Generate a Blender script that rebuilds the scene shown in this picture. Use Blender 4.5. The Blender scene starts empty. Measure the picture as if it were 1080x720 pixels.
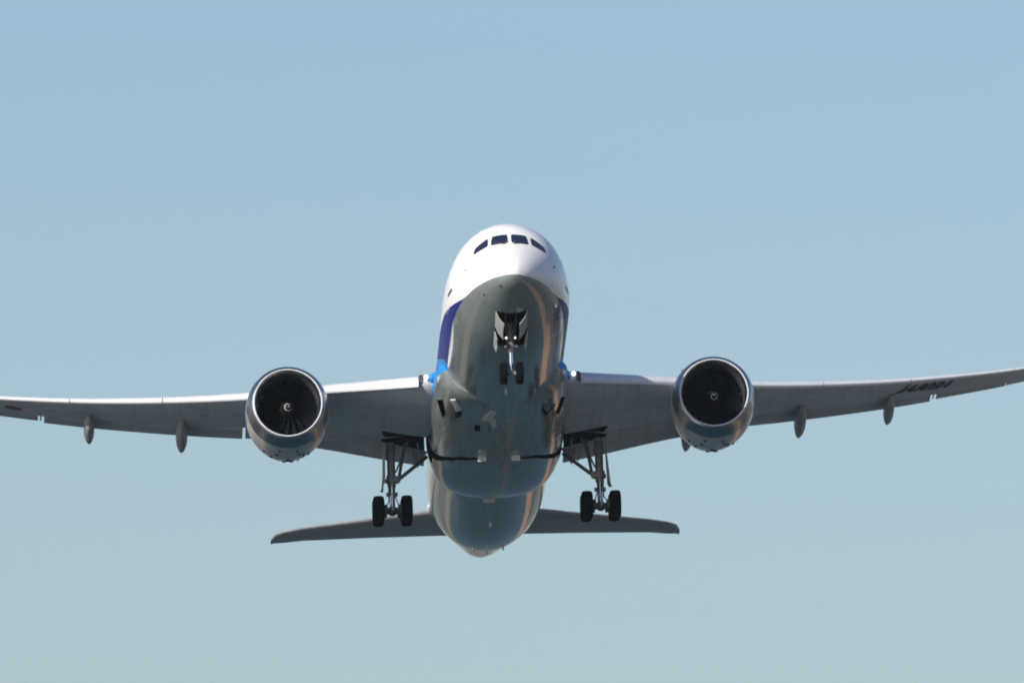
import bpy, bmesh, math, random
from mathutils import Vector, Matrix
from mathutils.bvhtree import BVHTree
random.seed(7)
PI = math.pi
scene = bpy.context.scene
R = math.radians

# ------------------------------------------------------------------ camera
D = 700.0
ELEV = 5.5
FPX = 16515.0
PLANE_LOC = (-0.008, D, 73.34)
PLANE_ROT = (-9.90, -1.58, 2.08)
cam_d = bpy.data.cameras.new('camera'); cam = bpy.data.objects.new('camera', cam_d)
scene.collection.objects.link(cam); scene.camera = cam
cam.location = (0, 0, 2.0); cam.rotation_euler = (R(90 + ELEV), 0, 0)
cam_d.sensor_width = 36; cam_d.lens = FPX / 1080 * 36
cam_d.clip_start = 1; cam_d.clip_end = 120000

# ------------------------------------------------------------------ light
SUN_EL, SUN_AZ = 25.0, 42.0        # azimuth: degrees to the left of straight behind the camera
sd = Vector((-math.sin(R(SUN_AZ)) * math.cos(R(SUN_EL)), -math.cos(R(SUN_AZ)) * math.cos(R(SUN_EL)), math.sin(R(SUN_EL))))
w = bpy.data.worlds.new('World'); scene.world = w; w.use_nodes = True
nt = w.node_tree
bg = nt.nodes['Background']
sky = nt.nodes.new('ShaderNodeTexSky'); sky.sky_type = 'NISHITA'; sky.sun_disc = False
sky.sun_elevation = R(SUN_EL); sky.sun_rotation = math.atan2(sd.x, sd.y)
sky.air_density = 1.0; sky.dust_density = 1.0; sky.ozone_density = 3.4
tint = nt.nodes.new('ShaderNodeMix'); tint.data_type = 'RGBA'; tint.blend_type = 'MULTIPLY'; tint.inputs[0].default_value = 1
tint.inputs[7].default_value = (1.035, .99, .99, 1)
nt.links.new(sky.outputs[0], tint.inputs[6]); nt.links.new(tint.outputs[2], bg.inputs[0]); bg.inputs[1].default_value = 0.087
sl = bpy.data.lights.new('sun', 'SUN'); sl.energy = 4.1; sl.angle = R(0.5); sl.color = (1.0, 0.93, 0.84)
so = bpy.data.objects.new('sun', sl); scene.collection.objects.link(so)
so.rotation_euler = sd.to_track_quat('Z', 'Y').to_euler()
vs = scene.view_settings; vs.view_transform = 'Standard'; vs.look = 'None'; vs.gamma = 1; vs.use_curve_mapping = False
vs.exposure = 0.35
scene.cycles.filter_width = 1.9

# ------------------------------------------------------------------ helpers
def interp(x, tab, k=1):
    if x <= tab[0][0]: return tab[0][k]
    if x >= tab[-1][0]: return tab[-1][k]
    for i in range(len(tab) - 1):
        if tab[i][0] <= x <= tab[i+1][0]:
            x0, x1 = tab[i][0], tab[i+1][0]
            y0, y1 = tab[i][k], tab[i+1][k]
            # monotone-ish cubic (Catmull)
            def sl_(j):
                if j <= 0: return (tab[1][k]-tab[0][k])/(tab[1][0]-tab[0][0])
                if j >= len(tab)-1: return (tab[-1][k]-tab[-2][k])/(tab[-1][0]-tab[-2][0])
                a = (tab[j][k]-tab[j-1][k])/(tab[j][0]-tab[j-1][0]); b = (tab[j+1][k]-tab[j][k])/(tab[j+1][0]-tab[j][0])
                return 0 if a*b <= 0 else 2*a*b/(a+b)
            h = x1-x0; t = (x-x0)/h; m0, m1 = sl_(i)*h, sl_(i+1)*h
            return (2*t**3-3*t**2+1)*y0+(t**3-2*t**2+t)*m0+(-2*t**3+3*t**2)*y1+(t**3-t**2)*m1

def link(name, me, mats, parent=None, smooth=True, sharp=35):
    o = bpy.data.objects.new(name, me); scene.collection.objects.link(o)
    if not isinstance(mats, (list, tuple)): mats = [mats]
    if len(me.materials) == 0:
        for m in mats: me.materials.append(m)
    if smooth:
        me.polygons.foreach_set('use_smooth', [True]*len(me.polygons))
        me.set_sharp_from_angle(angle=R(sharp))
    if parent: o.parent = parent
    return o

class MB:
    def __init__(s): s.bm = bmesh.new(); s.mi = 0
    def face(s, vs):
        try:
            f = s.bm.faces.new(vs); f.material_index = s.mi; return f
        except ValueError: return None
    def ring(s, pts): return [s.bm.verts.new(p) for p in pts]
    def loft(s, rings, closed=True, cap=(True, True)):
        rr = [s.ring(r) for r in rings]
        n = len(rr[0])
        for a, b in zip(rr[:-1], rr[1:]):
            for i in range(n if closed else n-1):
                j = (i+1) % n
                s.face([a[i], a[j], b[j], b[i]])
        if cap[0]: s.face(rr[0])
        if cap[1]: s.face(rr[-1][::-1])
        return rr
    def tube(s, p0, p1, r0, r1=None, n=14, cap=True):
        r1 = r0 if r1 is None else r1
        p0, p1 = Vector(p0), Vector(p1); d = (p1-p0).normalized()
        u = d.orthogonal().normalized(); v = d.cross(u)
        A = [p0+(u*math.cos(2*PI*i/n)+v*math.sin(2*PI*i/n))*r0 for i in range(n)]
        B = [p1+(u*math.cos(2*PI*i/n)+v*math.sin(2*PI*i/n))*r1 for i in range(n)]
        s.loft([A, B], cap=(cap, cap))
    def chain(s, prof, p0, d, n=20):      # prof: (dist, radius) along direction d
        p0 = Vector(p0); d = Vector(d).normalized(); u = d.orthogonal().normalized(); v = d.cross(u)
        s.loft([[p0+d*t+(u*math.cos(2*PI*i/n)+v*math.sin(2*PI*i/n))*r for i in range(n)] for t, r in prof])
    def box(s, c, size, rot=None):
        c = Vector(c); M = rot or Matrix.Identity(3)
        vv = [s.bm.verts.new(c+M@Vector((sx*size[0]/2, sy*size[1]/2, sz*size[2]/2))) for sx in (-1, 1) for sy in (-1, 1) for sz in (-1, 1)]
        for q in ((0,1,3,2),(4,6,7,5),(0,4,5,1),(2,3,7,6),(0,2,6,4),(1,5,7,3)): s.face([vv[i] for i in q])
    def slab(s, pts, th):                 # polygon in 3D given a thickness vector
        th = Vector(th); A = s.ring(pts); B = s.ring([Vector(p)+th for p in pts]); n = len(A)
        s.face(A); s.face(B[::-1])
        for i in range(n): s.face([A[i], B[i], B[(i+1)%n], A[(i+1)%n]])
    def sphere(s, c, r, n=12):
        bmesh.ops.create_uvsphere(s.bm, u_segments=n, v_segments=n//2+2, radius=r, matrix=Matrix.Translation(Vector(c)))
    def mesh(s, name, bevel=0):
        if bevel: bmesh.ops.bevel(s.bm, geom=s.bm.edges[:], offset=bevel, segments=2, affect='EDGES', clamp_overlap=True)
        bmesh.ops.recalc_face_normals(s.bm, faces=s.bm.faces[:])
        me = bpy.data.meshes.new(name); s.bm.to_mesh(me); s.bm.free(); return me
    def build(s, name, mats, parent=None, bevel=0, **k): return link(name, s.mesh(name, bevel), mats, parent, **k)

def boolean_cut(o, cutters):
    par = o.parent; o.parent = None      # cut in the thing's own coordinates
    for i, c in enumerate(cutters):
        m = o.modifiers.new('cut%d' % i, 'BOOLEAN'); m.operation = 'DIFFERENCE'; m.solver = 'EXACT'; m.object = c
        m.material_mode = 'TRANSFER'
    dg = bpy.context.evaluated_depsgraph_get(); dg.update()
    me = bpy.data.meshes.new_from_object(o.evaluated_get(dg), preserve_all_data_layers=True, depsgraph=dg)
    o.modifiers.clear(); o.data = me
    me.set_sharp_from_angle(angle=R(35))
    for c in cutters: bpy.data.objects.remove(c)
    o.parent = par

def box_cutter(bounds, mat):
    (x0, x1), (y0, y1), (z0, z1) = bounds
    b = MB(); b.box(((x0+x1)/2, (y0+y1)/2, (z0+z1)/2), (x1-x0, y1-y0, z1-z0))
    return b.build('cutter', mat, smooth=False)

# ------------------------------------------------------------------ materials
def new_mat(name):
    m = bpy.data.materials.new(name); m.use_nodes = True
    return m, m.node_tree, m.node_tree.nodes['Principled BSDF']
class NG:
    def __init__(s, t): s.t = t
    def n(s, kind, **k):
        x = s.t.nodes.new(kind)
        for a, b in k.items(): setattr(x, a, b)
        return x
    def put(s, inp, v):
        if isinstance(v, bpy.types.NodeSocket): s.t.links.new(v, inp)
        elif isinstance(v, (tuple, list)): inp.default_value = (*v, 1) if len(v) == 3 and inp.type == 'RGBA' else v
        else: inp.default_value = v
    def m(s, op, a, b=0.0, c=0.0, clamp=False):
        x = s.n('ShaderNodeMath', operation=op); x.use_clamp = clamp
        s.put(x.inputs[0], a); s.put(x.inputs[1], b); s.put(x.inputs[2], c); return x.outputs[0]
    def mix(s, f, a, b):
        x = s.n('ShaderNodeMix', data_type='RGBA'); s.put(x.inputs[0], f); s.put(x.inputs[6], a); s.put(x.inputs[7], b); return x.outputs[2]
    def noise(s, vec, scale, detail=4, rough=.55):
        x = s.n('ShaderNodeTexNoise'); x.inputs['Scale'].default_value = scale; x.inputs['Detail'].default_value = detail
        x.inputs['Roughness'].default_value = rough
        if vec is not None: s.t.links.new(vec, x.inputs['Vector'])
        return x.outputs[0]
    def ramp(s, v, a, b): return s.n_map(v, a, b)
    def n_map(s, v, a, b, c=0, d=1, kind='SMOOTHSTEP'):
        x = s.n('ShaderNodeMapRange'); x.interpolation_type = kind
        s.put(x.inputs[0], v)
        for i, q in enumerate((a, b, c, d)): x.inputs[1+i].default_value = q
        return x.outputs[0]
    def coord(s, scale=(1, 1, 1)):
        tc = s.n('ShaderNodeTexCoord'); mp = s.n('ShaderNodeMapping'); mp.inputs['Scale'].default_value = scale
        s.t.links.new(tc.outputs['Object'], mp.inputs[0]); return mp.outputs[0]
    def xyz(s):
        tc = s.n('ShaderNodeTexCoord'); x = s.n('ShaderNodeSeparateXYZ'); s.t.links.new(tc.outputs['Object'], x.inputs[0]); return x.outputs

def paint(name, col, rough=.3, coat=.0, metal=0, ribs=0, var=.12, dirt=None, spec=.5, streak=(1.2, .25, 1.2), bump=0.0):
    m, t, p = new_mat(name); g = NG(t)
    n1 = g.noise(g.coord(streak), 1.3, 5); n2 = g.noise(g.coord((1, 1, 1)), 6, 4)
    f = g.m('ADD', g.m('MULTIPLY', n1, .7), g.m('MULTIPLY', n2, .3))
    k = g.n_map(f, .3, .7, 1-var, 1+var*.4, 'LINEAR')
    c = g.n('ShaderNodeMix', data_type='RGBA', blend_type='MULTIPLY'); c.inputs[0].default_value = 1
    c.inputs[6].default_value = (*col, 1)
    cc = g.n('ShaderNodeCombineColor'); [t.links.new(k, cc.inputs[i]) for i in range(3)]
    t.links.new(cc.outputs[0], c.inputs[7])
    out = c.outputs[2]
    if ribs:
        x, y, z = g.xyz()
        ln = g.m('LESS_THAN', g.m('FRACT', g.m('DIVIDE', g.m('ABSOLUTE', x), ribs)), .022)
        soot = g.n_map(g.noise(g.coord((2.2, .12, 1)), 1.0, 6, .65), .50, .70, 0, .45)
        # spanwise joint following the sweep
        sp = g.m('FRACT', g.m('DIVIDE', g.m('SUBTRACT', y, g.m('MULTIPLY', g.m('ABSOLUTE', x), .55)), 1.9))
        ln = g.m('MAXIMUM', ln, g.m('LESS_THAN', sp, .02))
        out = g.mix(soot, out, tuple(q*.55 for q in col)); out = g.mix(g.m('MULTIPLY', ln, .24), out, (.06, .065, .07))
    t.links.new(out, p.inputs['Base Color'])
    p.inputs['Roughness'].default_value = rough; p.inputs['Metallic'].default_value = metal
    t.links.new(g.n_map(f, .3, .7, rough*.8, rough*1.35, 'LINEAR'), p.inputs['Roughness'])
    p.inputs['Specular IOR Level'].default_value = spec
    p.inputs['Coat Weight'].default_value = coat; p.inputs['Coat Roughness'].default_value = .06
    if bump:
        b = g.n('ShaderNodeBump'); b.inputs['Strength'].default_value = bump; b.inputs['Distance'].default_value = .02
        t.links.new(n1, b.inputs['Height']); t.links.new(b.outputs[0], p.inputs['Normal'])
    return m

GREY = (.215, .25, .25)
WHITE = (.80, .80, .80)
M = {}
M['wing'] = paint('wing_grey_paint', (.47, .50, .565), .38, .0, ribs=1.62, var=.25, streak=(.35, 1.2, 1))
M['wingtop'] = paint('light_grey_paint', (.46, .47, .48), .35, 0)
M['slat'] = paint('pale_slat_paint', (.70, .72, .76), .3, 0, var=.08)
M['flap'] = paint('flap_grey_paint', (.42, .435, .48), .42, 0, ribs=2.4, var=.25, streak=(.35, 1.2, 1))
M['fair'] = paint('fairing_grey_paint', (.25, .27, .28), .38, 0, var=.2)
M['cowl'] = paint('cowl_paint', (.46, .46, .47), .22, .5, var=.2, streak=(1.4, .3, 1.4))
M['lip'] = paint('polished_lip_metal', (.40, .41, .44), .27, 0, metal=1, var=.05)
M['duct'] = paint('inlet_lining', (.05, .055, .06), .5, 0, var=.15)
M['blade'] = paint('fan_blade_composite', (.004, .0055, .008), .7, 0, spec=.06, var=.1)
M['spin'] = paint('spinner_dark', (.008, .008, .009), .6, 0, spec=.2)
M['mark'] = paint('white_marking', (.8, .8, .8), .5, 0, var=.05)
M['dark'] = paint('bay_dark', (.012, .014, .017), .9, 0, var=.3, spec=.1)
M['bay'] = paint('bay_paint', (.05, .055, .06), .6, 0, var=.4)
M['tyre'] = paint('tyre_rubber', (.005, .006, .009), .95, 0, var=.3, spec=.04)
M['rim'] = paint('wheel_alloy', (.45, .46, .47), .35, 0, metal=.5)
M['gear'] = paint('gear_paint', (.28, .29, .30), .35, 0, var=.25)
M['geardark'] = paint('gear_dark_metal', (.07, .075, .08), .4, 0, var=.3)
M['chrome'] = paint('chromed_piston', (.75, .75, .76), .12, 0, metal=1, var=.03)
M['door'] = paint('gear_door_paint', (.34, .355, .36), .32, 0, var=.12)
M['panel'] = paint('pale_panel', (.55, .58, .58), .4, 0, var=.1)
M['text'] = paint('registration_black', (.025, .028, .035), .5, 0, var=.05)
M['red'] = paint('roundel_red', (.22, .02, .028), .45, 0, var=.1)
M['exh'] = paint('exhaust_titanium', (.22, .19, .16), .4, 0, metal=.9, var=.2)
m, t, p = new_mat('cockpit_glass'); p.inputs['Base Color'].default_value = (.012, .02, .045, 1); p.inputs['Roughness'].default_value = .06
p.inputs['Specular IOR Level'].default_value = .8; M['glass'] = m
def lamp_mat(name, col, s):
    m, t, p = new_mat(name); p.inputs['Base Color'].default_value = (.9, .9, .9, 1)
    p.inputs['Emission Color'].default_value = (*col, 1); p.inputs['Emission Strength'].default_value = s; return m
M['lamp'] = lamp_mat('lit_lamp', (1, .95, .85), 1.3)
M['lampdim'] = lamp_mat('dim_lamp', (1, .97, .9), 1.2)

def livery(name, fairing=False):
    m, t, p = new_mat(name); g = NG(t); x, y, z = g.xyz()
    # lower edge (grey belly) and upper edge of the blue band as functions of y
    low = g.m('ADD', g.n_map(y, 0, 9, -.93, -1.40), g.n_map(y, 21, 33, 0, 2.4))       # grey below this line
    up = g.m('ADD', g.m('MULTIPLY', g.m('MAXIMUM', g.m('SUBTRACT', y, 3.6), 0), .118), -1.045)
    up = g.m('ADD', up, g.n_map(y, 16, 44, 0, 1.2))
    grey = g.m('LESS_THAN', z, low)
    blue = g.m('LESS_THAN', z, up)
    ax = g.m('ABSOLUTE', x)
    light = g.m('MULTIPLY', g.m('LESS_THAN', z, g.m('ADD', g.m('MULTIPLY', g.m('SUBTRACT', y, 14.0), .28), -1.0)), g.m('MULTIPLY', g.m('GREATER_THAN', y, 13.6), g.m('LESS_THAN', y, 18.6)))
    n1 = g.noise(g.coord((1.3, .22, 1.3)), 1.4, 5); n2 = g.noise(g.coord(), 5, 4)
    mott = g.m('ADD', g.m('MULTIPLY', n1, .7), g.m('MULTIPLY', n2, .3))
    k = g.n_map(mott, .3, .7, .82, 1.06, 'LINEAR')
    bl = g.mix(light, (.014, .024, .19), (.02, .24, .64))
    c = g.mix(blue, (.83, .83, .83), bl)
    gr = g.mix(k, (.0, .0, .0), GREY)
    # thin pale pinstripe along the grey edge
    pin = g.m('MULTIPLY', g.m('GREATER_THAN', z, g.m('SUBTRACT', low, .06)), g.m('GREATER_THAN', y, 3.5))
    # faint seams between panels, every few metres
    fy = g.m('FRACT', g.m('DIVIDE', g.m('ADD', y, .7), 3.1))
    seam = g.m('MULTIPLY', g.m('LESS_THAN', fy, .009), .35)
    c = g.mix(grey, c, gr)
    # orange reflection painted as a streak into the belly colour, slightly off the centre line
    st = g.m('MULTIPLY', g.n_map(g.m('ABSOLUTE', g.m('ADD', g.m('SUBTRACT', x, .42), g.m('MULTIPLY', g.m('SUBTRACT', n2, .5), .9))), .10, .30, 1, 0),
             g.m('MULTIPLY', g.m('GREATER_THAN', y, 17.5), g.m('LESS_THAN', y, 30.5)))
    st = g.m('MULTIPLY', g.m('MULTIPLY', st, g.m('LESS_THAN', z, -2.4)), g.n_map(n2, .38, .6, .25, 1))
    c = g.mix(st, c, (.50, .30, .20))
    # grime dragged aft by the airflow, and lap joints along the hull
    gm = g.noise(g.coord((3.2, .16, 3.2)), 1.0, 6, .65)
    c = g.mix(g.m('MULTIPLY', g.n_map(gm, .50, .68, 0, .55), g.m('MULTIPLY', grey, g.n_map(y, 2, 9, 0, 1))), c, (.085, .09, .085))
    ang = g.m('ARCTAN2', x, g.m('MULTIPLY', z, -1))
    la = g.m('MULTIPLY', g.m('LESS_THAN', g.m('FRACT', g.m('ADD', g.m('DIVIDE', ang, .44), .5)), .012), grey)
    c = g.mix(g.m('MULTIPLY', la, .45), c, (.05, .055, .06))
    c = g.mix(seam, c, (.06, .06, .065))
    t.links.new(c, p.inputs['Base Color'])
    t.links.new(g.m('ADD', g.n_map(mott, .3, .7, .12, .24, 'LINEAR'), g.m('MULTIPLY', g.m('SUBTRACT', blue, grey, clamp=True), .3)), p.inputs['Roughness'])
    t.links.new(g.m('ADD', .03, g.m('MULTIPLY', grey, .75)), p.inputs['Coat Weight']); p.inputs['Coat Roughness'].default_value = .035
    t.links.new(g.m('ADD', .14, g.m('MULTIPLY', grey, .36)), p.inputs['Specular IOR Level'])
    # slight waviness of the skin: frames and stringers read through the reflections
    b = g.n('ShaderNodeBump'); b.inputs['Strength'].default_value = .25; b.inputs['Distance'].default_value = .02
    t.links.new(g.noise(g.coord((1.6, .18, 1.6)), 1.0, 3), b.inputs['Height']); t.links.new(b.outputs[0], p.inputs['Normal'])
    t.links.new(b.outputs[0], p.inputs['Coat Normal'])
    return m
M['glove'] = paint('glove_blue_paint', (.02, .24, .64), .35, 0, var=.05, spec=.2)
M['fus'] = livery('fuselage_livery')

def slot(me, i): return me
# ------------------------------------------------------------------ setting: sea, shore land
def sheet(name, x0, x1, y0, y1, z, mat, nx=1, ny=1):
    b = MB(); vs = [[b.bm.verts.new((x0+(x1-x0)*i/nx, y0+(y1-y0)*j/ny, z)) for i in range(nx+1)] for j in range(ny+1)]
    for j in range(ny):
        for i in range(nx): b.face([vs[j][i], vs[j][i+1], vs[j+1][i+1], vs[j+1][i]])
    o = b.build(name, mat, smooth=False); o['kind'] = 'structure'; return o
m, t, p = new_mat('sea_water'); g = NG(t)
n = g.noise(g.coord((1, 1, 1)), .02, 6)
t.links.new(g.mix(n, (.012, .045, .055), (.02, .065, .075)), p.inputs['Base Color']); p.inputs['Roughness'].default_value = .35
b_ = g.n('ShaderNodeBump'); b_.inputs['Strength'].default_value = .6; b_.inputs['Distance'].default_value = .4
t.links.new(g.noise(g.coord(), .35, 5), b_.inputs['Height']); t.links.new(b_.outputs[0], p.inputs['Normal'])
M['sea'] = m
m, t, p = new_mat('dry_grass_land'); g = NG(t)
n = g.noise(g.coord(), .006, 8); n2 = g.noise(g.coord(), .09, 5)
c = g.mix(g.n_map(n, .35, .65), (.24, .20, .15), (.15, .14, .12)); c = g.mix(g.n_map(n2, .3, .7, 0, .4), c, (.28, .23, .17))
t.links.new(c, p.inputs['Base Color']); p.inputs['Roughness'].default_value = .95
M['land'] = m
S = 16000
sheet('sea', -S, S, -S, S, 0, M['sea'])
# ring of low dry land round the bay, with an irregular shore
def land(name, y_shore, x_shore):
    b = MB(); top = []; out = []
    N = 160
    for i in range(N):
        a = 2*PI*i/N
        ca, sa = math.cos(a), math.sin(a)
        rr = 1/max(abs(ca)/x_shore, abs(sa)/y_shore) * (1+.06*math.sin(5*a+1)+.04*math.sin(13*a)+.02*math.sin(31*a))
        top.append((ca*rr, 700+sa*rr, 2.0)); out.append((ca*S*1.3, 700+sa*S*1.3, 2.0))
    bot = [(x*.995, 700+(y-700)*.995, -1) for x, y, z in top]
    b.loft([bot, top, out], cap=(False, False))
    o = b.build(name, M['land'], smooth=False); o['kind'] = 'structure'
land('land', 800, 200)

m, t, p = new_mat('tan_strip_ground'); g = NG(t)  # tan ground colour for the streaks mirrored in the belly
n = g.noise(g.coord((1, .2, 1)), .12, 6)
west = g.m('LESS_THAN', g.xyz()[0], 0)
t.links.new(g.mix(west, g.mix(n, (.42, .24, .13), (.55, .34, .2)), g.mix(n, (.24, .20, .14), (.34, .28, .2))), p.inputs['Base Color']); p.inputs['Roughness'].default_value = .95
M['tan_strip'] = m
m, t, p = new_mat('dark_strip_ground'); g = NG(t)  # dark ground colour for the bands mirrored beside the tan streaks
n = g.noise(g.coord((1, .3, 1)), .08, 6)
t.links.new(g.mix(n, (.05, .055, .06), (.11, .115, .12)), p.inputs['Base Color']); p.inputs['Roughness'].default_value = .9
M['dark_reflection_strip'] = m
for s in (-1, 1):  # unseen ground strips, added to put bands into the belly reflections
    b = MB(); prof = [(70, -1), (73, .6), (76, 1.0), (97, 1.0), (99, .9), (99.1, -1)]
    b.loft([[(s*x, y, z) for x, z in prof] for y in (300, 700, 1100, 1480)]); o = b.build('tan_reflection_strip', M['tan_strip'], smooth=False); o['kind'] = 'structure'
    b = MB(); b.loft([[(s*99.5, y, -1), (s*99.5, y, .8), (s*178, y, .8), (s*178, y, -1)] for y in (300, 800, 1380)]); o = b.build('dark_reflection_strip', M['dark_reflection_strip'], smooth=False); o['kind'] = 'structure'
# faint haze round everything below 130 m
b = MB(); b.box((0, 700, 64), (2*S*1.35, 2*S*1.35+1400, 132)); hz = b.build('haze', [], smooth=False); hz['kind'] = 'stuff'
hm = bpy.data.materials.new('haze'); hm.use_nodes = True; ht = hm.node_tree
for n_ in list(ht.nodes):
    if n_.type == 'BSDF_PRINCIPLED': ht.nodes.remove(n_)
pv = ht.nodes.new('ShaderNodeVolumePrincipled'); pv.inputs['Color'].default_value = (.80, .88, .97, 1); pv.inputs['Density'].default_value = .00003; pv.inputs['Anisotropy'].default_value = .2
ht.links.new(pv.outputs[0], [x for x in ht.nodes if x.type == 'OUTPUT_MATERIAL'][0].inputs['Volume'])
hz.data.materials.append(hm)

# ------------------------------------------------------------------ the aeroplane
plane = bpy.data.objects.new('passenger_airplane', None); scene.collection.objects.link(plane)
plane.location = PLANE_LOC; plane.rotation_euler = tuple(R(a) for a in PLANE_ROT)
plane.empty_display_size = 5
plane['label'] = 'white twin-engine jet airliner with grey belly and blue stripe climbing overhead, landing gear down'
plane['category'] = 'airplane'

# y, top, bottom, half width
FUS = [(0, -.72, -.78, .03), (.05, -.50, -1.0, .24), (.15, -.32, -1.13, .42), (.4, -.02, -1.33, .74), (.8, .30, -1.50, 1.08), (1.3, .68, -1.68, 1.40), (1.9, 1.12, -1.90, 1.72),
       (2.5, 1.62, -2.08, 1.98), (3.1, 2.10, -2.26, 2.2), (4, 2.54, -2.50, 2.45), (5, 2.79, -2.70, 2.63), (6.5, 2.92, -2.88, 2.79), (8, 2.98, -2.95, 2.86), (10, 2.99, -2.97, 2.88),
       (36, 2.99, -2.97, 2.88), (39, 2.98, -2.93, 2.84), (42, 2.96, -2.68, 2.68), (45, 2.9, -2.10, 2.22), (48, 2.8, -1.52, 1.62), (51, 2.66, -.80, 1.06), (53.5, 2.5, .0, .72), (55.5, 2.25, .92, .5), (56.4, 2.05, 1.2, .3), (56.72, 1.85, 1.4, .18)]
def fus_ring(y, n=96):
    tp, bt, hw = interp(y, FUS, 1), interp(y, FUS, 2), interp(y, FUS, 3)
    zc = (tp+bt)/2
    # widest point a little below the middle near the nose
    wz = zc - .12*min(1, y/6)
    pts = []
    for i in range(n):
        a = 2*PI*i/n
        s, c = math.sin(a), math.cos(a)
        pts.append((hw*s, y, wz + (c*(tp-wz) if c > 0 else c*(wz-bt))))
    return pts
ys = [0, .02, .05, .1, .15, .25, .4, .6, .8, 1.05, 1.3, 1.6, 1.9, 2.2, 2.5, 2.8, 3.1, 3.5, 4, 4.5, 5, 5.7, 6.5, 7.2, 8, 9, 10] + [10+i*1.3 for i in range(1, 20)] + [36, 37.5, 39, 40.5, 42, 43.5, 45, 46.5, 48, 49.5, 51, 52.3, 53.5, 54.5, 55.5, 56.0, 56.4, 56.6, 56.72]
b = MB(); b.loft([fus_ring(y) for y in ys])
fus_me = b.mesh('fuselage')
tmpbm = bmesh.new(); tmpbm.from_mesh(fus_me); bvh_f = BVHTree.FromBMesh(tmpbm); tmpbm.free()
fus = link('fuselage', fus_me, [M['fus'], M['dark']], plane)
NB = ((-.72, .72), (2.45, 5.5), (-3.2, -1.35))
boolean_cut(fus, [box_cutter(NB, M['dark'])])

def on_surface(bvh, p, d=(0, 1, 0), off=.006, start=None):
    o = Vector(p); d = Vector(d)
    hit = bvh.ray_cast(o, d)
    if hit[0] is None: return None
    nn = hit[1]
    if nn.dot(d) > 0: nn = -nn
    return hit[0]+nn*off
def poly_patch(bvh, poly, mat, name, parent, origin, d, to3, off=.006, n=8, rnd=0.0):
    """quad patch (4 corners in 2D) laid on a surface"""
    a, b2, c, dd = [Vector(q) for q in poly]
    bm = MB(); grid = []
    for j in range(n+1):
        row = []
        for i in range(n+1):
            u, v = 2*i/n-1, 2*j/n-1
            u, v = (1+u*(1-rnd*v*v))/2, (1+v*(1-rnd*u*u))/2
            q = (a*(1-u)+b2*u)*(1-v)+(dd*(1-u)+c*u)*v
            h = on_surface(bvh, to3(q), d, off)
            row.append(bm.bm.verts.new(h) if h is not None else None)
        grid.append(row)
    for j in range(n):
        for i in range(n):
            q = [grid[j][i], grid[j][i+1], grid[j+1][i+1], grid[j+1][i]]
            if all(x is not None for x in q): bm.face(q)
    return bm.build(name, mat, parent)
front = lambda q: (q[0], -3, q[1])
# cockpit windows (x, z as seen from the front)
M['frame'] = paint('window_frame_paint', (.62, .63, .65), .35, 0, var=.05)
for s in (-1, 1):
    for poly in ([(.07, 1.02), (.87, .95), (.77, 1.57), (.08, 1.63)],
                 [(.97, .95), (1.66, .64), (1.55, 1.03), (.95, 1.50)]):
        w_ = poly_patch(bvh_f, [(s*x, z) for x, z in poly], M['glass'], 'cockpit_window', fus, None, (0, 1, 0), front, .012, 12, .07)
for s in (-1, 1):
    b = MB(); pts = [on_surface(bvh_f, (s*x, -3, z), (0, 1, 0), .03) for x, z in ((.16, .93), (.34, .96), (.55, 1.02), (.72, 1.1))]
    for p0, p1 in zip(pts[:-1], pts[1:]): b.tube(p0, p1, .016, n=6)
    b.build('wiper', M['geardark'], fus)
# small probes and ports on the nose
for (x, z) in ((-2.0, .02), (1.98, .06), (-1.25, -1.35), (-.55, -1.28), (.55, -1.28), (-.1, 1.12), (.25, 1.14)):
    h = on_surface(bvh_f, (x, -3, z), (0, 1, 0), .0)
    b = MB(); b.chain([(-.02, .05), (.03, .045), (.10, .02)], h, (0.3*(1 if x > 0 else -1), -1, 0), 8); b.build('air_probe', M['geardark'], fus)
# passenger doors and cabin windows on both sides
def side_patch(name, y0, y1, z0, z1, s, mat, off=.01, n=3):
    return poly_patch(bvh_f, [(y0, z0), (y1, z0), (y1, z1), (y0, z1)], mat, name, fus, None, (-s, 0, 0), lambda q: (s*6, q[0], q[1]), off, n)
for s in (-1, 1):
    side_patch('door_handle', 4.7, 5.8, -.34, -.20, s, M['geardark'], .012, 4)
M['seamline'] = paint('door_seam', (.30, .31, .33), .5, 0)
for s in (-1, 1):
    k = 0
    for i in range(62):
        y = 8.4+i*.62
        if 14.6 < y < 16.4 or 31.2 < y < 32.8: continue
        side_patch('cabin_window', y-.14, y+.14, .42, .88, s, M['glass'], .008, 2)
    for y in (6.6, 15.0, 31.5, 44.3):
        hw = .53
        for (a, b_2, c, d_) in ((y-hw, y-hw+.04, -.75, 1.15), (y+hw-.04, y+hw, -.75, 1.15), (y-hw, y+hw, -.79, -.75), (y-hw, y+hw, 1.15, 1.19)):
            side_patch('door_seam', a, b_2, c, d_, s, M['seamline'], .009, 4)

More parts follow.
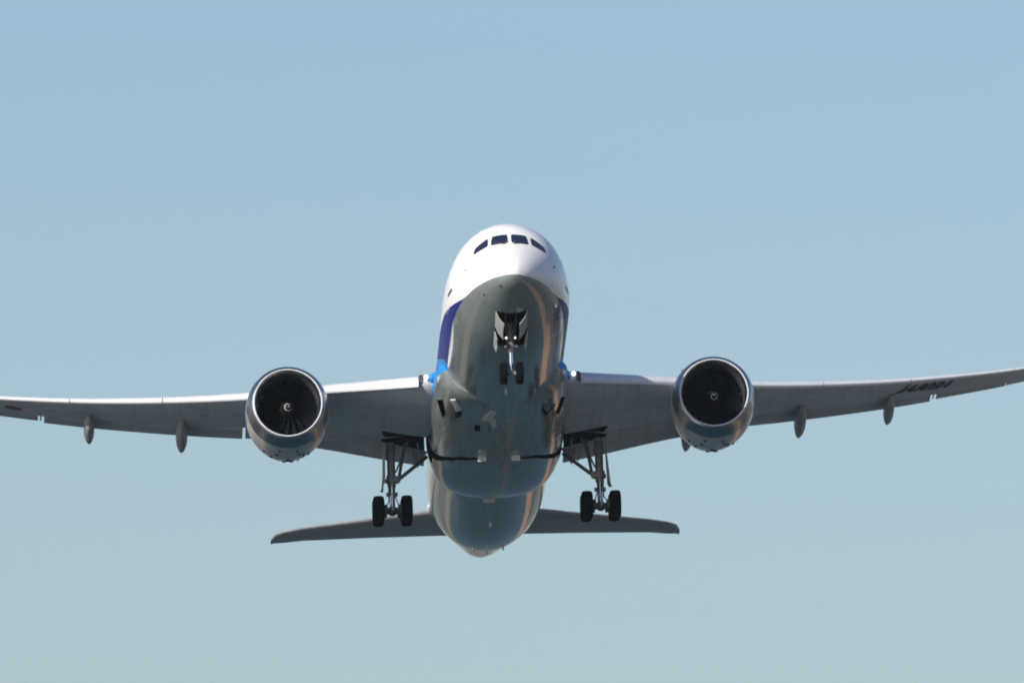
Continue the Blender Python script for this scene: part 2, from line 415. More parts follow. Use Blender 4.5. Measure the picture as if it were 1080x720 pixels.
# belly fairing ---------------------------------------------------------
FAIR = [(14.4, 2.55, -2.7, -1.15), (14.8, 2.80, -2.85, -1.15), (15.4, 2.96, -2.91, -1.1), (17, 3.07, -2.93, -1.05), (19, 3.14, -2.98, -1.05), (21.5, 3.19, -3.17, -1.05), (24, 3.22, -3.34, -1.05), (27.5, 3.2, -3.38, -1.05), (29.2, 3.1, -3.34, -1.1), (30.6, 2.92, -3.22, -1.15), (31.6, 2.55, -2.96, -1.2), (32.1, 2.2, -2.7, -1.25)]
def fair_ring(y, n=72):
    hw, bt, zc = interp(y, FAIR, 1), interp(y, FAIR, 2), interp(y, FAIR, 3)
    e = 2/2.5; pts = []
    for i in range(n):
        a = 2*PI*i/n; s, c = math.sin(a), math.cos(a)
        X = hw*math.copysign(abs(s)**e, s)
        Z = c*.55 if c > 0 else -abs(c)**e*(zc-bt)
        pts.append((X, y, zc+Z))
    return pts
b = MB(); b.loft([fair_ring(y) for y in [14.4, 14.6, 14.8, 15.1, 15.4, 15.8, 16.4, 17, 18, 19, 20.2, 21.5, 23, 24, 26, 27.5, 28.4, 29.2, 29.9, 30.6, 31.2, 31.6, 31.9, 32.1]])
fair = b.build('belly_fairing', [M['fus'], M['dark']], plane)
def belly_cutters():
    cut = []
    for s in (-1, 1):
        bb = MB(); bb.slab([(s*.95, 23.1, -4), (s*1.8, 23.45, -4), (s*2.4, 24.4, -4), (s*2.9, 25.5, -4), (s*3.6, 26.2, -4), (s*3.6, 27.6, -4), (s*2.9, 26.6, -4), (s*2.4, 25.15, -4), (s*1.8, 23.95, -4), (s*.95, 23.42, -4)], (0, 0, 2.6)); cut.append(bb.build('cutter', M['dark'], smooth=False))
        xs = sorted((s*2.35, s*3.7)); cut.append(box_cutter((xs, (26.0, 27.9), (-2.25, -1.1)), M['dark']))
        bb = MB(); bb.slab([(s*2.72, 16.8, -4), (s*2.95, 17.8, -4), (s*2.68, 19.4, -4), (s*2.52, 18.6, -4)], (0, 0, 2.6)); cut.append(bb.build('cutter', M['dark'], smooth=False))
    cut.append(box_cutter(((-1.22, -.96), (18.6, 19.5), (-4, -2.4)), M['dark']))
    return cut
boolean_cut(fair, belly_cutters())
boolean_cut(fus, belly_cutters())
bmt = bmesh.new(); bmt.from_mesh(fair.data); bvh_b = BVHTree.FromBMesh(bmt); bmt.free()
def under(x, y, bvh=None): 
    h = (bvh or bvh_b).ray_cast(Vector((x, y, -8)), Vector((0, 0, 1)))
    return h[0], h[1]
# pale plates, outlets and drain mast under the belly
for s in (-1, 1):
    b = MB(); b.box((s*.78, 22.9, -3.36), (.40, .05, .28)); b.build('deflector_plate', M['panel'], fair, bevel=.01)
b = MB()
h, nn = under(-.2, 31.0); b.box(h+Vector((0, 0, -.08)), (.55, .35, .22)); b.build('beacon_housing', M['panel'], fair, bevel=.04)
def plate(name, pts, mat, lift=.05, bvh=None, parent=None):
    b = MB(); P = [under(x, y, bvh)[0] for x, y in pts]; b.slab([p+Vector((0, 0, -.004)) for p in P], (0, 0, -lift)); return b.build(name, mat, parent or fair, smooth=False)
plate('outlet_flap', [(-.92, 17.6), (-.55, 15.9), (-.30, 16.3), (-.55, 17.8)], M['panel'], .05)
plate('outlet_flap', [(-.55, 17.9), (-.38, 17.1), (-.22, 18.4), (-.38, 19.0)], M['panel'], .05)
plate('outlet_flap', [(-2.42, 15.9), (-2.2, 15.4), (-1.86, 16.5), (-2.1, 17.1)], M['panel'], .06)
plate('outlet_louvre', [(-2.1, 17.2), (-1.84, 16.6), (-1.9, 17.8), (-2.15, 18.3)], M['dark'], .01)
plate('outlet_louvre', [(1.78, 16.6), (1.86, 16.5), (2.1, 17.9), (2.0, 18.1)], M['dark'], .02)
plate('outlet_louvre', [(2.05, 17.9), (2.42, 17.0), (2.46, 17.2), (2.1, 18.1)], M['dark'], .02)
# blade antennas and lights under the rear fuselage
for (x, y) in ((-.62, 42.2), (0, 41.6), (.05, 43.0), (.8, 42.4), (.0, 36.2), (0, 12.4)):
    h = bvh_f.ray_cast(Vector((x, y, -8)), Vector((0, 0, 1)))[0]
    b = MB(); b.slab([h+Vector((-.03, -.2, .03)), h+Vector((-.03, .25, .03)), h+Vector((-.012, .30, -.13)), h+Vector((-.012, -.05, -.13))], (.07, 0, 0)); b.build('blade_antenna', M['slat'], fus)

# wings -------------------------------------------------------------------
SW = math.tan(R(34.5))
ZLE = [(0, -1.05), (2.9, -.78), (5, -.52), (8.1, -.12), (11.9, .33), (17.9, 1.40), (23.5, 2.76), (25.5, 3.34), (28, 4.15), (30.06, 4.9)]
def wing_le(x):
    if x < 27: return 18.3+(x-2.9)*SW
    return 18.3+24.1*SW + interp(x, [(27, 0), (28, .85), (29, 1.9), (29.7, 2.9), (30.06, 3.7)])
def wing_te(x):
    if x < 9.8: return 29.9+(x-2.9)*(30.7-29.9)/6.9
    if x < 25.5: return 30.7+(x-9.8)*(36.75-30.7)/15.7
    return interp(x, [(25.5, 36.75), (27, 37.45), (28.5, 38.3), (29.5, 39.0), (30.06, 39.5)])
def wing_thick(x): return interp(x, [(0, .135), (2.9, .13), (9.8, .112), (20, .10), (30.06, .09)])
def wing_inc(x): return interp(x, [(0, 2.6), (2.9, 2.6), (9.8, .3), (20, -1.5), (30, -2.8)])
def yt(t): t = min(max(t, 0), 1); return 5*(.2969*math.sqrt(t)-.126*t-.3516*t*t+.2843*t**3-.1036*t**4)
def camber(t): return .018*math.sin(PI*t)*(.4+t)
def wp(x, t, up, s=1, dn=0):
    """point on the wing surface: up=+1 upper, -1 lower"""
    c = wing_te(x)-wing_le(x); a = R(wing_inc(x)); th = wing_thick(x)
    z = c*(camber(t)+up*yt(t)*th)
    return Vector((s*x, wing_le(x)+c*t*math.cos(a)+z*math.sin(a), interp(x, ZLE)-c*t*math.sin(a)+z*math.cos(a)-dn))
TS = [0, .003, .01, .025, .05, .09, .14, .2, .28, .36, .45, .54, .62, .68, .74]
TF = TS+[.80, .86, .92, .97, 1.0]
def wing_ring(x, s, tmax):
    ts = TS if tmax < 1 else [t*1.0 for t in TF]
    if tmax < 1: ts = TS+[.742, .744, .746, .748, .75]
    up_ = [wp(x, t, 1, s) for t in reversed(ts)]; lo = [wp(x, t, -1, s) for t in ts[1:]]
    return up_+lo
def make_wing(s):
    b = MB()
    xs = [0.5, 2.9, 4, 5, 6.5, 8, 9.8, 11.5, 13, 14.5, 16, 17.5, 19, 20.5, 22, 23.4, 24.6]
    rings = [wing_ring(x, s, .75) for x in xs]+[wing_ring(x, s, 1) for x in (24.61, 25.5, 26.3, 27, 27.5, 28, 28.5, 29, 29.4, 29.7, 29.9, 30.06)]
    b.loft(rings)
    o = b.build('wing', [M['wing'], M['dark']], plane, sharp=50)
    return o
def piece(name, parent, s, x0, x1, t0, defl, aft, drop, mat, n=6, both=1.0):
    """trailing-edge surface: own rounded nose, turned down by defl degrees"""
    b = MB(); rings = []
    for k in range(n+1):
        x = x0+(x1-x0)*k/n; c = wing_te(x)-wing_le(x)
        hy = wp(x, t0, -1, s); hu = wp(x, t0, 1, s)
        hin = (hy+hu)/2
        ts = [t0+(1-t0)*q for q in (0, .02, .06, .14, .28, .45, .65, .85, 1)]
        def P(t, up):
            q = wp(x, t, up, s)
            f = min(1, math.sqrt(max(0, (t-t0)/(1-t0))*6))
            mid = (wp(x, t, 1, s)+wp(x, t, -1, s))/2
            q = mid+(q-mid)*f
            d = q-hin; a = R(defl); 
            return Vector((q.x, hin.y+d.y*math.cos(a)+d.z*math.sin(a)+aft*c, hin.z-d.y*math.sin(a)+d.z*math.cos(a)-drop*c))
        rings.append([P(t, 1) for t in reversed(ts)]+[P(t, -1) for t in ts[1:]])
    b.loft(rings); return b.build(name, mat, parent, sharp=50)
def slat(parent, s, x0, x1, n=8):
    b = MB(); rings = []
    for k in range(n+1):
        x = x0+(x1-x0)*k/n; c = wing_te(x)-wing_le(x); pv = wp(x, .06, 1, s)
        cs = interp(x, [(3, .46), (8, .54), (12, .62), (20, .72), (28, .6)]) / c          # slat chord as fraction
        up_ = [wp(x, cs*q*q, 1, s) for q in (1, .85, .7, .5, .3, .12, 0)]
        lo = [wp(x, cs*q, -1, s) for q in (.015, .06, .14, .22)]
        inn = [wp(x, cs*q, 1, s)*.35+wp(x, cs*q, -1, s)*.65 for q in (.30, .5)]+[wp(x, cs*.8, 1, s)+Vector((0, 0, -.05))]
        ring = up_+lo+inn
        a = R(7); out = []
        for q in ring:
            d = q-pv
            out.append(Vector((q.x, pv.y+d.y*math.cos(a)+d.z*math.sin(a)-.20, pv.z+d.y*math.sin(a)+d.z*math.cos(a)-.05)))
        rings.append(out)
    b.loft(rings); return b.build('slat', M['slat'], parent, sharp=50)
def wing_z(x, t): return wp(x, t, -1).z
def make_flap_fairing(parent, s, x, y0, L, wdt, h, droop=10):
    b = MB(); rings = []
    n = 16
    c = wing_te(x)-wing_le(x); t = (y0-wing_le(x))/c; z0 = wp(x, min(t, .7), -1).z + .05
    for k in range(13):
        u = k/12; y = y0+L*u
        r = min(1, math.sqrt(max(0, 1-(1-min(1, (u+.01)/.25))**2)))*(1 if u < .4 else max(.03, 1-((u-.4)/.6)**1.7))
        zc = z0-.5*h*r*.9 - max(0, u-.35)*L*math.tan(R(droop))*.75 - .10*u
        rings.append([(s*x+wdt/2*r*math.cos(2*PI*i/n), y, zc+h*.62*r*math.sin(2*PI*i/n)) for i in range(n)])
    b.loft(rings); return b.build('flap_track_fairing', M['fair'], parent)

wings = {}
for s in (-1, 1):
    wg = make_wing(s)
    # landing-gear well in the lower skin
    xs = sorted((s*2.95, s*5.25))
    well = lambda: [box_cutter((xs, (26.3, 28.1), (-3.2, -.98)), M['dark'])]
    boolean_cut(wg, well())
    wings[s] = wg
    fl = piece('flap', wg, s, 3.25, 9.2, .74, 10, .008, .002, [M['flap'], M['dark']])
    boolean_cut(fl, well())
    piece('flaperon', wg, s, 9.4, 11.52, .74, 4, .008, .0, M['flap'], 3)
    piece('flap', wg, s, 11.66, 20.88, .74, 4.5, .008, .001, M['flap'], 10)
    piece('aileron', wg, s, 21.17, 24.57, .745, 1, .006, .0, M['flap'], 4)
    b = MB(); b.slab([wp(21.00, .74, -1, s)+Vector((0, 0, .03)), wp(21.00, 1.0, -1, s), wp(21.07, 1.0, -1, s), wp(21.07, .74, -1, s)+Vector((0, 0, .03))], (0, 0, .06)); b.build('closing_rib', M['flap'], wg)
    for (a, c_) in ((3.75, 8.75), (11.1, 15.4), (15.44, 19.7), (19.74, 24.0), (24.04, 27.6)): slat(wg, s, a, c_)
    make_flap_fairing(wg, s, 9.1, 27.3, 5.0, .60, .80)
    make_flap_fairing(wg, s, 14.5, 29.4, 4.3, .56, .74)
    make_flap_fairing(wg, s, 18.8, 31.5, 3.7, .50, .68)
    # landing lights in the wing root
    b = MB(); q = wp(3.40, .004, 1, s); b.sphere(q+Vector((0, -.30, -.03)), .11); b.build('landing_light', M['lamp'], wg)
    b = MB(); b.chain([(0, .03), (.25, .20), (.6, .27), (1.2, .30), (2.0, .3)], wp(3.0, .004, 1, s)+Vector((-s*.02, -.45, -.02)), (s*.08, 1, .0), 20); b.build('wing_root_glove', M['glove'], wg)
    b = MB(); q = wp(3.62, .01, 1, s); b.box(q+Vector((.0, .05, -.12)), (.26, .5, .42)); b.build('slat_end_rib', M['geardark'], wg, bevel=.05)
    # access covers of the fuel tanks, a faint row along the lower skin
    for i in range(12):
        x = 6.2+i*1.45
        if 9 < x < 10.8: continue
        c0 = wp(x, .34, -1, s)
        b = MB(); ring = []
        for k in range(14):
            a = 2*PI*k/14; xx = x+.22*math.cos(a); tt = .34+.34*math.sin(a)/(wing_te(x)-wing_le(x))
            ring.append(wp(xx, tt, -1, s)+Vector((0, 0, .004)))
        b.slab(ring, (0, 0, -.010)); b.build('tank_cover', M['flap'], wg)
# registration under the port wing
cu = bpy.data.curves.new('reg', 'FONT'); cu.body = 'JA808A'; cu.size = 1.0; cu.offset = .045; cu.resolution_u = 4
to = bpy.data.objects.new('tmp', cu); scene.collection.objects.link(to)
dg = bpy.context.evaluated_depsgraph_get(); me = bpy.data.meshes.new_from_object(to.evaluated_get(dg), depsgraph=dg)
bpy.data.objects.remove(to)
xmax = max(v.co.x for v in me.vertices); ymax = max(v.co.y for v in me.vertices)
bm = bmesh.new(); bm.from_mesh(me); bmesh.ops.subdivide_edges(bm, edges=[e for e in bm.edges if e.calc_length() > .3], cuts=3); bmesh.ops.triangulate(bm, faces=bm.faces)
def text_on_wing(bm, s, x0, width, height, t0):
    a = math.atan(SW*.93); ux, uy = math.cos(a), math.sin(a)
    X0 = x0; Y0 = wing_le(x0)+t0*(wing_te(x0)-wing_le(x0))
    for v in bm.verts:
        u = v.co.x/xmax*width; h = v.co.y/ymax*height
        x = X0+ux*u+uy*h; y = Y0+uy*u-ux*h
        t = (y-wing_le(x))/(wing_te(x)-wing_le(x)); q = wp(x, t, -1, s); v.co = q+Vector((0, 0, -.012))
text_on_wing(bm, 1, 19.0, 3.05, 1.05, .33)
bm.to_mesh(me); bm.free()
link('registration_lettering', me, M['text'], wings[1], smooth=False)
# red disc under the starboard wing
b = MB(); cx, ct = 22.33, .36; ring = []
for k in range(32):
    a = 2*PI*k/32; xx = cx+.42*math.cos(a); tt = (wing_le(cx)+ct*(wing_te(cx)-wing_le(cx))+.42*math.sin(a)-wing_le(xx))/(wing_te(xx)-wing_le(xx)); ring.append(wp(xx, tt, -1, -1)+Vector((0, 0, -.01)))
b.face(b.ring(ring)); b.build('red_disc_marking', M['red'], wings[-1])

# engines -----------------------------------------------------------------
EX, EY, EZ = 9.81, 17.75, -1.84
OUT = [(0, 1.56), (.03, 1.62), (.1, 1.68), (.25, 1.745), (.5, 1.81), (.85, 1.865), (1.3, 1.90), (2.0, 1.92), (2.8, 1.88), (3.6, 1.77), (4.3, 1.62), (4.9, 1.48)]
INN = [(0, 1.56), (.02, 1.51), (.08, 1.465), (.2, 1.42), (.4, 1.385), (.7, 1.37), (1.1, 1.385), (1.5, 1.41), (2.2, 1.41)]
def rev(b, prof, n=72, c=(0, 0, 0), droop=True):
    rings = []
    for y, r in prof:
        r *= 1.012
        rings.append([(c[0]+r*math.sin(2*PI*i/n), c[1]+y, c[2]+r*math.cos(2*PI*i/n)*(1.0 if math.cos(2*PI*i/n) > 0 else 1.015)) for i in range(n)])
    b.loft(rings, cap=(False, False))
def sub(tab, y0, y1):
    pts = [p for p in tab if y0 < p[0] < y1]
    lin = lambda y: interp(y, tab)
    return [(y0, lin(y0))]+pts+[(y1, lin(y1))]
def make_engine(s):
    base = Vector((s*EX, EY, EZ))
    b = MB(); n = 72
    rev(b, sub(OUT, .88, 4.9)+[(4.88, 1.44), (3.6, 1.42), (2.2, 1.415)])
    # chevrons at the nozzle
    for i in range(20):
        a0, a1 = 2*PI*i/20, 2*PI*(i+1)/20; am = (a0+a1)/2
        P = lambda a, y, r: (r*math.sin(a), y, r*math.cos(a))
        v = b.ring([P(a0, 4.89, 1.475), P(a1, 4.89, 1.475), P(am, 5.25, 1.41)]); b.face(v)
    eng = b.build('engine', M['cowl'], plane); eng.location = base
    b = MB(); rev(b, [(.88, interp(.88, OUT)+.003)]+sub(OUT, 0, .88)[::-1][1:]+[p for p in INN if 0 < p[0] < .3]); b.build('inlet_lip', M['lip'], eng)
    b = MB(); rev(b, [(-.004+.028*math.sin(2*PI*k/10), 1.548+.028*math.cos(2*PI*k/10)) for k in range(11)]); b.build('lip_highlight', M['slat'], eng)  # pale ring added for the bright reflection round the inlet lip
    b = MB(); rev(b, [(.2, 1.42), (.4, 1.385), (.7, 1.37), (1.1, 1.385), (1.5, 1.41), (2.2, 1.41)]); b.build('inlet_duct', M['duct'], eng)
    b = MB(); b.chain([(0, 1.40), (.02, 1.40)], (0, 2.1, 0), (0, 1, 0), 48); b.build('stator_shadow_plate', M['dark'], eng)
    # fan
    for k in range(18):
        a = 2*PI*k/18 + .1
        b = MB(); A = []; Bv = []
        for j in range(9):
            u = j/8; r = .36+u*(1.375-.36)
            tw = R(20+42*u); ch = .30+.16*math.sin(PI*min(1, u*.8+.1))
            sweep = .10*math.sin(PI*u)-.12*u*u
            row = []
            for q in (-.5, -.17, .17, .5):
                lat = q*ch*math.sin(tw) ; ax = q*ch*math.cos(tw)*1.1
                ang = a+(lat+ .10*u*u)/r
                row.append((r*math.sin(ang), 1.42+ax+sweep*.6, r*math.cos(ang)))
            A.append(row)
        th = [Vector((0, .018, 0))]
        for row in A: Bv.append([(p[0]*1.0, p[1]+.022, p[2]) for p in row])
        ra = [row+back[::-1] for row, back in zip(A, Bv)]
        b.loft(ra); b.build('fan_blade', M['blade'], eng)
    prof = [(.62, .01), (.64, .06), (.72, .14), (.85, .23), (1.0, .31), (1.2, .37), (1.7, .42), (2.1, .42)]
    b = MB(); b.chain([(y-.62, r) for y, r in prof], (0, .62, 0), (0, 1, 0), 32); b.build('spinner', M['spin'], eng)
    # white spiral painted on the spinner
    b = MB(); prev = None
    for i in range(45):
        th_ = i/44*2*PI*1.3; r = .025+.175*(i/44); wd = .008+.013*min(1, i/12)*(1 if i < 38 else (44-i)/6)
        pr = []
        for rr in (r-wd/2, r+wd/2):
            yy = None
            for (y0, r0), (y1, r1) in zip(prof, prof[1:]):
                if r0 <= rr <= r1: yy = y0+(y1-y0)*(rr-r0)/(r1-r0)
            yy = yy if yy is not None else .62
            pr.append(b.bm.verts.new((rr*math.sin(th_+s*.8)*1.01, yy-.012, -rr*math.cos(th_+s*.8)*1.01)))
        if prev: b.face([prev[0], prev[1], pr[1], pr[0]])
        prev = pr
    b.build('spiral_mark', M['mark'], eng)
    b = MB(); rev(b, [(3.0, 1.0), (4.2, 1.02), (5.3, .8), (6.2, .58), (6.15, .54), (5.0, .5)], 48); b.chain([(0, .5), (.8, .36), (1.5, .12), (1.7, .02)], (0, 5.6, 0), (0, 1, 0), 24); b.build('exhaust_nozzle', M['exh'], eng)
    # drains, latches, strake and vents on the cowl
    for (ang, y, l, w2) in ((180, 3.3, .5, .14), (174, 3.9, .4, .1), (186, 4.2, .3, .1), (168, 1.6, .3, .05), (192, 1.5, .25, .05), (159, 2.6, .5, .05), (196, 2.2, .22, .07), (165, 2.2, .22, .07), (205, 3.2, .25, .08), (150, 3.0, .3, .06), (215, 2.6, .2, .06)):
        a = R(ang); r = interp(y, OUT)
        b = MB(); r *= 1.02; M3 = Matrix.Rotation(-a, 3, 'Y'); b.box((r*math.sin(a), y, r*math.cos(a)), (w2*1.6, l, .05), M3.inverted()); b.build('cowl_vent', M['dark'], eng, smooth=False)
    b = MB(); a = R(-s*38); r = 1.88       # strake on the inboard shoulder
    d = Vector((math.sin(a), 0, math.cos(a))); tng = Vector((math.cos(a), 0, -math.sin(a)))
    b.slab([d*1.84+Vector((0, 1.6, 0)), d*2.18+Vector((0, 2.3, 0)), d*2.16+Vector((0, 3.0, 0)), d*1.8+Vector((0, 3.1, 0))], tng*.03); b.build('strake', M['geardark'], eng)
    b = MB(); rings = []               # seam of the fan cowl door
    for k in range(2):
        pass
    for y in (.89, 2.55):
        b2 = [(y, interp(y, OUT)+.004), (y+.025, interp(y+.025, OUT)+.004)]; rev(b, b2)
    for a in (180,):
        a = R(a); b.slab([(-.012, y, -interp(y, OUT)*1.015-.004) for y in (.95, 4.8)]+[(.012, y, -interp(y, OUT)*1.015-.004) for y in (4.8, .95)], (0, 0, .01))
    b.build('cowl_seam', M['geardark'], eng)
    # pylon
    b = MB(); rings = []
    for (y, w2, zt, zb) in ((1.2, .05, 1.85, 1.6), (2.0, .20, 2.02, 1.4), (3.2, .26, 2.10, 1.2), (4.6, .28, 2.05, .9), (6.0, .28, 1.9, .6), (7.5, .24, 1.6, .55), (9.0, .12, 1.3, .6), (10.2, .03, 1.1, .8)):
        rings.append([(-w2, y, zb), (w2, y, zb), (w2, y, zt-.15), (w2*.5, y, zt), (-w2*.5, y, zt), (-w2, y, zt-.15)])
    b.loft(rings); py = b.build('engine_pylon', M['fair'], plane, sharp=60); py.location = base
for s in (-1, 1): make_engine(s)

# tail -----------------------------------------------------------------
def surf(name, secs, mat, parent, th=.095, vertical=False):
    b = MB(); rings = []
    for (x, yl, yt_, z) in secs:
        c = yt_-yl; ts = [0, .01, .04, .1, .2, .35, .55, .75, .9, 1]
        up_ = [(t, yt(t)*th*c) for t in reversed(ts)]; lo = [(t, -yt(t)*th*c) for t in ts[1:]]
        if vertical: rings.append([(h, yl+t*c, z) for t, h in up_+lo])
        else: rings.append([(x, yl+t*c, z+h) for t, h in up_+lo])
    b.loft(rings); return b.build(name, mat, parent, sharp=50)
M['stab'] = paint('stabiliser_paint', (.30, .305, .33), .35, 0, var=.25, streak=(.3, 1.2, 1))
for s in (-1, 1):
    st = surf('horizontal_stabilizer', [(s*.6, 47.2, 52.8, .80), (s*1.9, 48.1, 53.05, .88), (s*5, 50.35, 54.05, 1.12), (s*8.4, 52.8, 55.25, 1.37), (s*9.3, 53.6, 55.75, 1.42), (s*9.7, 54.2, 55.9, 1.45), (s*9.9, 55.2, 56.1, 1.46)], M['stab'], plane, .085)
for s in (-1,):
    b = MB(); b.chain([(0, .02), (.25, .18), (.7, .26), (1.3, .2), (1.8, .05)], (s*2.45, 47.6, .95), (-s*.25, 1, 0), 16); b.build('sunlit_root_patch', M['slat'], plane)  # pale bulge added for the sunlit stabilizer root, sunny side only
fin = surf('vertical_fin', [(0, 43.5, 54.5, 2.0), (0, 45.2, 54.6, 3.2), (0, 47.8, 55.3, 6.0), (0, 50.6, 56.2, 9.0), (0, 52.8, 56.8, 11.2), (0, 53.9, 57.0, 11.8), (0, 55.2, 57.1, 12.1)], paint('fin_blue', (.012, .022, .2), .3, .4), plane, .10, True)
surf('rudder', [(0, 54.5, 56.3, 3.6), (0, 55.2, 56.9, 6.5), (0, 56.2, 57.4, 9.8), (0, 56.6, 57.5, 11.0)], M['flap'], fin, .12, True)

# nose gear -----------------------------------------------------------------
def add_wheel(parent, c, r, w_, hubr):
    n = 40; c = Vector(c)
    prof = [(-w_*.38, hubr), (-w_*.46, hubr*1.15), (-w_*.5, r*.74), (-w_*.47, r*.88), (-w_*.36, r*.965), (-w_*.22, r*.992), (-w_*.20, r*.975), (-w_*.17, r*.997), (-w_*.03, r*1.0), (0, r*.98), (w_*.03, r*1.0), (w_*.17, r*.997), (w_*.20, r*.975), (w_*.22, r*.992), (w_*.36, r*.965), (w_*.47, r*.88), (w_*.5, r*.74), (w_*.46, hubr*1.15), (w_*.38, hubr)]
    b = MB(); b.loft([[c+Vector((x, rr*math.sin(2*PI*i/n), rr*math.cos(2*PI*i/n))) for i in range(n)] for x, rr in prof], cap=(False, False)); b.build('tyre', M['tyre'], parent, sharp=60)
    b = MB(); b.loft([[c+Vector((x, rr*math.sin(2*PI*i/n), rr*math.cos(2*PI*i/n))) for i in range(n)] for x, rr in [(-w_*.30, hubr*.4), (-w_*.34, hubr*.8), (-w_*.40, hubr*1.03), (w_*.40, hubr*1.03), (w_*.34, hubr*.8), (w_*.30, hubr*.4)]])
    b.build('wheel_rim', M['rim'], parent)
NY, NZ = 4.95, -4.19
b = MB(); top = Vector((0, NY-.15, -1.9)); ax = Vector((0, NY, NZ))
b.chain([(0, .13), (.9, .13), (.92, .17), (1.05, .17), (1.07, .14), (1.35, .14)], top, ax-top, 18)
b.tube((-.16, NY-.1, -2.3), (.16, NY-.1, -2.3), .09)
b.tube((-.34, NY, NZ), (.34, NY, NZ), .08)
b.sphere(ax, .14)
ng = b.build('nose_gear', M['gear'], plane)
b = MB(); b.tube(top+(ax-top)*.5, ax+Vector((0, 0, .1)), .085, .085, 18); b.build('shock_piston', M['chrome'], ng)
b = MB()
b.tube((.0, NY+.12, -3.1), (0, NY+.42, -3.65), .05); b.tube((0, NY+.42, -3.65), (0, NY+.1, -4.25), .05)
b.build('torque_link', M['gear'], ng)
b = MB(); b.tube((-.1, NY-.12, -2.9), (-.28, NY-1.5, -1.7), .05); b.tube((.1, NY-.12, -2.9), (.28, NY-1.5, -1.7), .05); b.tube((-.3, NY-1.5, -1.7), (.3, NY-1.5, -1.7), .05); b.build('drag_brace', M['geardark'], ng)
b = MB(); b.box((0, NY-.16, -2.98), (.5, .22, .16)); b.tube((-.27, NY-.14, -2.95), (-.27, NY+.1, -3.0), .09); b.tube((.27, NY-.14, -2.95), (.27, NY+.1, -3.0), .09); b.build('steering_unit', M['geardark'], ng, bevel=.02)
for s in (-1, 1):
    add_wheel(ng, (s*.36, NY, NZ), .51, .36, .22)
    b = MB(); b.chain([(0, .02), (.02, .045), (.05, .05), (.06, .04)], (s*.20, NY-.42, -2.66), (0, -1, -.1), 16); b.build('taxi_light', M['lamp'], ng)
    b = MB(); b.chain([(0, .02), (.02, .06), (.05, .065)], (s*.25, NY-.36, -3.05), (0, -1, -.1), 16); b.build('turnoff_light', M['rim'], ng)
    # forward door, half open; hinge follows the fuselage skin
    b = MB(); ring0 = []; ring1 = []; N = 8
    for k in range(N+1):
        y = 2.5+(3.75-2.5)*k/N
        hz = bvh_f.ray_cast(Vector((s*.73, y, -8)), Vector((0, 0, 1)))[0]
        z = hz.z if hz is not None else -2
        ring0.append(Vector((s*.73, y, z+.01))); ring1.append(Vector((s*(.36+.04*math.sin(PI*k/N)), y+.05, z-.62)))
    th = Vector((-s*.03, 0, .015))
    b.loft([[a, (a+c_)/2+Vector((s*.05, 0, -.02)), c_, c_+th, (a+c_)/2+Vector((s*.05, 0, -.02))+th, a+th] for a, c_ in zip(ring0, ring1)])
    b.build('gear_door', M['door'], ng, sharp=50)
    b = MB(); b.slab([(s*.76, 3.85, -2.50), (s*.76, 5.35, -2.75), (s*.66, 5.25, -3.12), (s*.62, 4.5, -3.05), (s*.66, 3.95, -2.9)], (-s*.04, 0, 0)); b.build('gear_door', M['door'], ng, smooth=False)

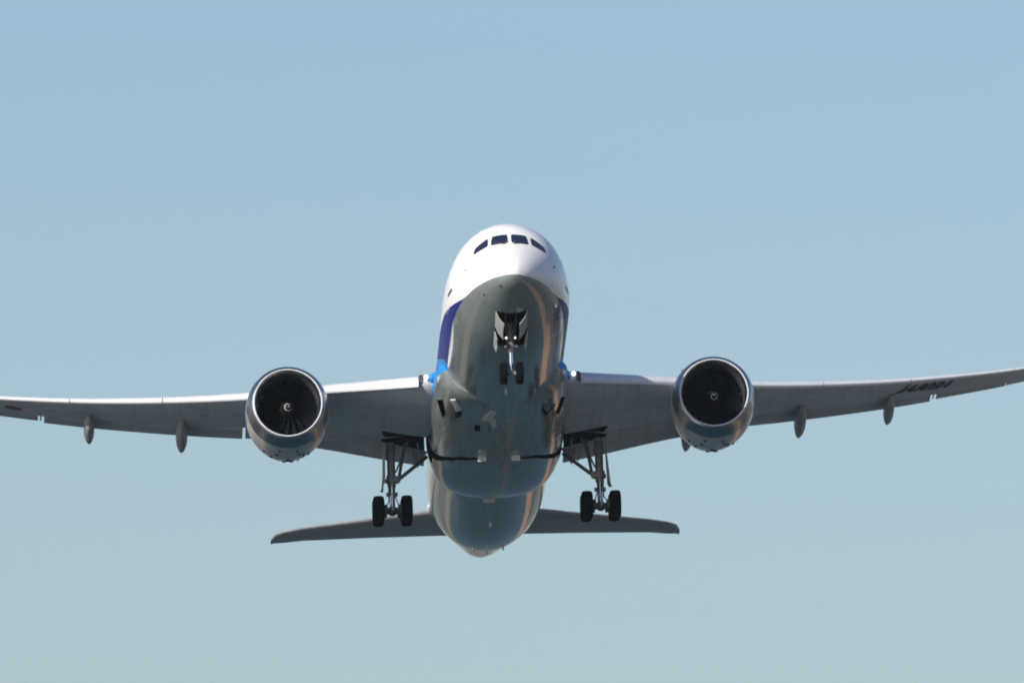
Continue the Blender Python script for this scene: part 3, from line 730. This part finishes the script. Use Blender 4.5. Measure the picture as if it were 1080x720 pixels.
# main gear -----------------------------------------------------------------
def make_main(s):
    X = 4.85; Y = 27.7; ZB = -4.5
    V = lambda x, y, z: Vector((s*x, y, z))
    b = MB(); top = V(X+.0, Y-.05, -1.25); bot = V(X, Y, ZB)
    b.chain([(0, .20), (.5, .20), (.52, .23), (.75, .23), (.77, .19), (1.55, .19), (1.57, .24), (1.75, .26), (1.9, .24), (1.93, .20), (2.1, .20)], top, bot-top, 20)
    b.tube(V(X-.32, Y, -3.03), V(X+.3, Y, -3.08), .10)
    mg = b.build('main_gear', M['gear'], plane)
    b = MB(); b.tube(top+(bot-top)*.5, bot, .135, .135, 20); b.build('shock_piston', M['chrome'], mg)
    tilt = R(-9)
    f = V(X, Y-.73*math.cos(tilt), ZB+.73*math.sin(tilt)*-1*-1); r_ = V(X, Y+.73*math.cos(tilt), ZB-.73*math.sin(tilt))
    b = MB(); b.tube(f, r_, .13, .13, 14); b.sphere(bot, .24)
    b.tube(f+V(-.62, 0, 0)-V(0, 0, 0), f+V(.62, 0, 0), .09); b.tube(r_+V(-.62, 0, 0), r_+V(.62, 0, 0), .09)
    b.build('bogie_beam', M['geardark'], mg)
    for q in (f, r_):
        for k in (-1, 1):
            add_wheel(mg, q+V(k*.655, 0, 0), .655, .52, .28)
            bb = MB(); bb.tube(q+V(k*.24, 0, 0), q+V(k*.44, 0, 0), .24, .24, 18); bb.build('brake_pack', M['geardark'], mg)
    b = MB(); b.tube(V(X, Y+.2, -3.2), V(X, Y+.62, -3.9), .06); b.tube(V(X, Y+.62, -3.9), V(X, Y+.2, ZB+.15), .06)
    b.tube(V(X+.13, Y-.16, -1.6), V(X+.15, Y-.2, -4.1), .035); b.tube(V(X-.15, Y-.14, -1.6), V(X-.12, Y-.2, -3.8), .03)
    b.tube(V(X-.12, Y-.2, -3.8), V(X-.3, Y-.55, ZB+.1), .025); b.tube(V(X+.15, Y-.2, -4.1), V(X+.3, Y-.55, ZB+.1), .025)
    b.build('torque_link', M['geardark'], mg)
    b = MB(); b.sphere(f+V(0, -.14, 0), .09); b.build('tow_fitting', M['rim'], mg)
    b = MB(); b.sphere(V(X-.25, Y-.1, -3.05), .17); b.tube(V(X-.25, Y-.1, -3.05), V(X-.38, Y-.05, -2.9), .12)
    b.build('collar_fitting', M['gear'], mg, sharp=40)
    b = MB(); b.tube(V(X-.27, Y-.05, -3.72), V(X+.27, Y-.05, -3.72), .10); b.build('hydraulic_manifold', M['gear'], mg)
    b = MB(); b.tube(V(X-.32, Y, -3.0), V(3.15, Y-.15, -1.95), .085); b.build('side_brace', M['geardark'], mg)
    b = MB(); b.tube(V(X-.36, Y+.05, -2.85), V(4.2, Y-.9, -1.5), .075); b.build('drag_brace', M['geardark'], mg)
    b = MB(); b.tube(V(X-.2, Y-.2, -2.7), V(4.05, Y-.3, -1.3), .045); b.tube(V(4.05, Y-.3, -1.5), V(3.85, Y-.2, -2.35), .04); b.tube(V(3.6, Y-.3, -1.3), V(3.5, Y-.2, -2.1), .045); b.build('retraction_link', M['gear'], mg)
    b = MB(); b.slab([V(X+.33, Y-.75, -1.35), V(X+.36, Y+.55, -1.5), V(X+.42, Y+.55, -3.3), V(X+.46, Y-.1, -3.62), V(X+.56, Y-.3, -3.66), V(X+.36, Y-.55, -3.2)], V(-.05, 0, 0)); b.build('gear_door', M['fair'], mg, smooth=False)
    b = MB(); b.slab([V(3.1, 28.3, -1.5), V(3.9, 28.4, -1.35), V(3.6, 28.5, -2.25)], V(0, .05, 0)); b.build('closing_panel', M['fair'], mg, smooth=False)
for s in (-1, 1): make_main(s)
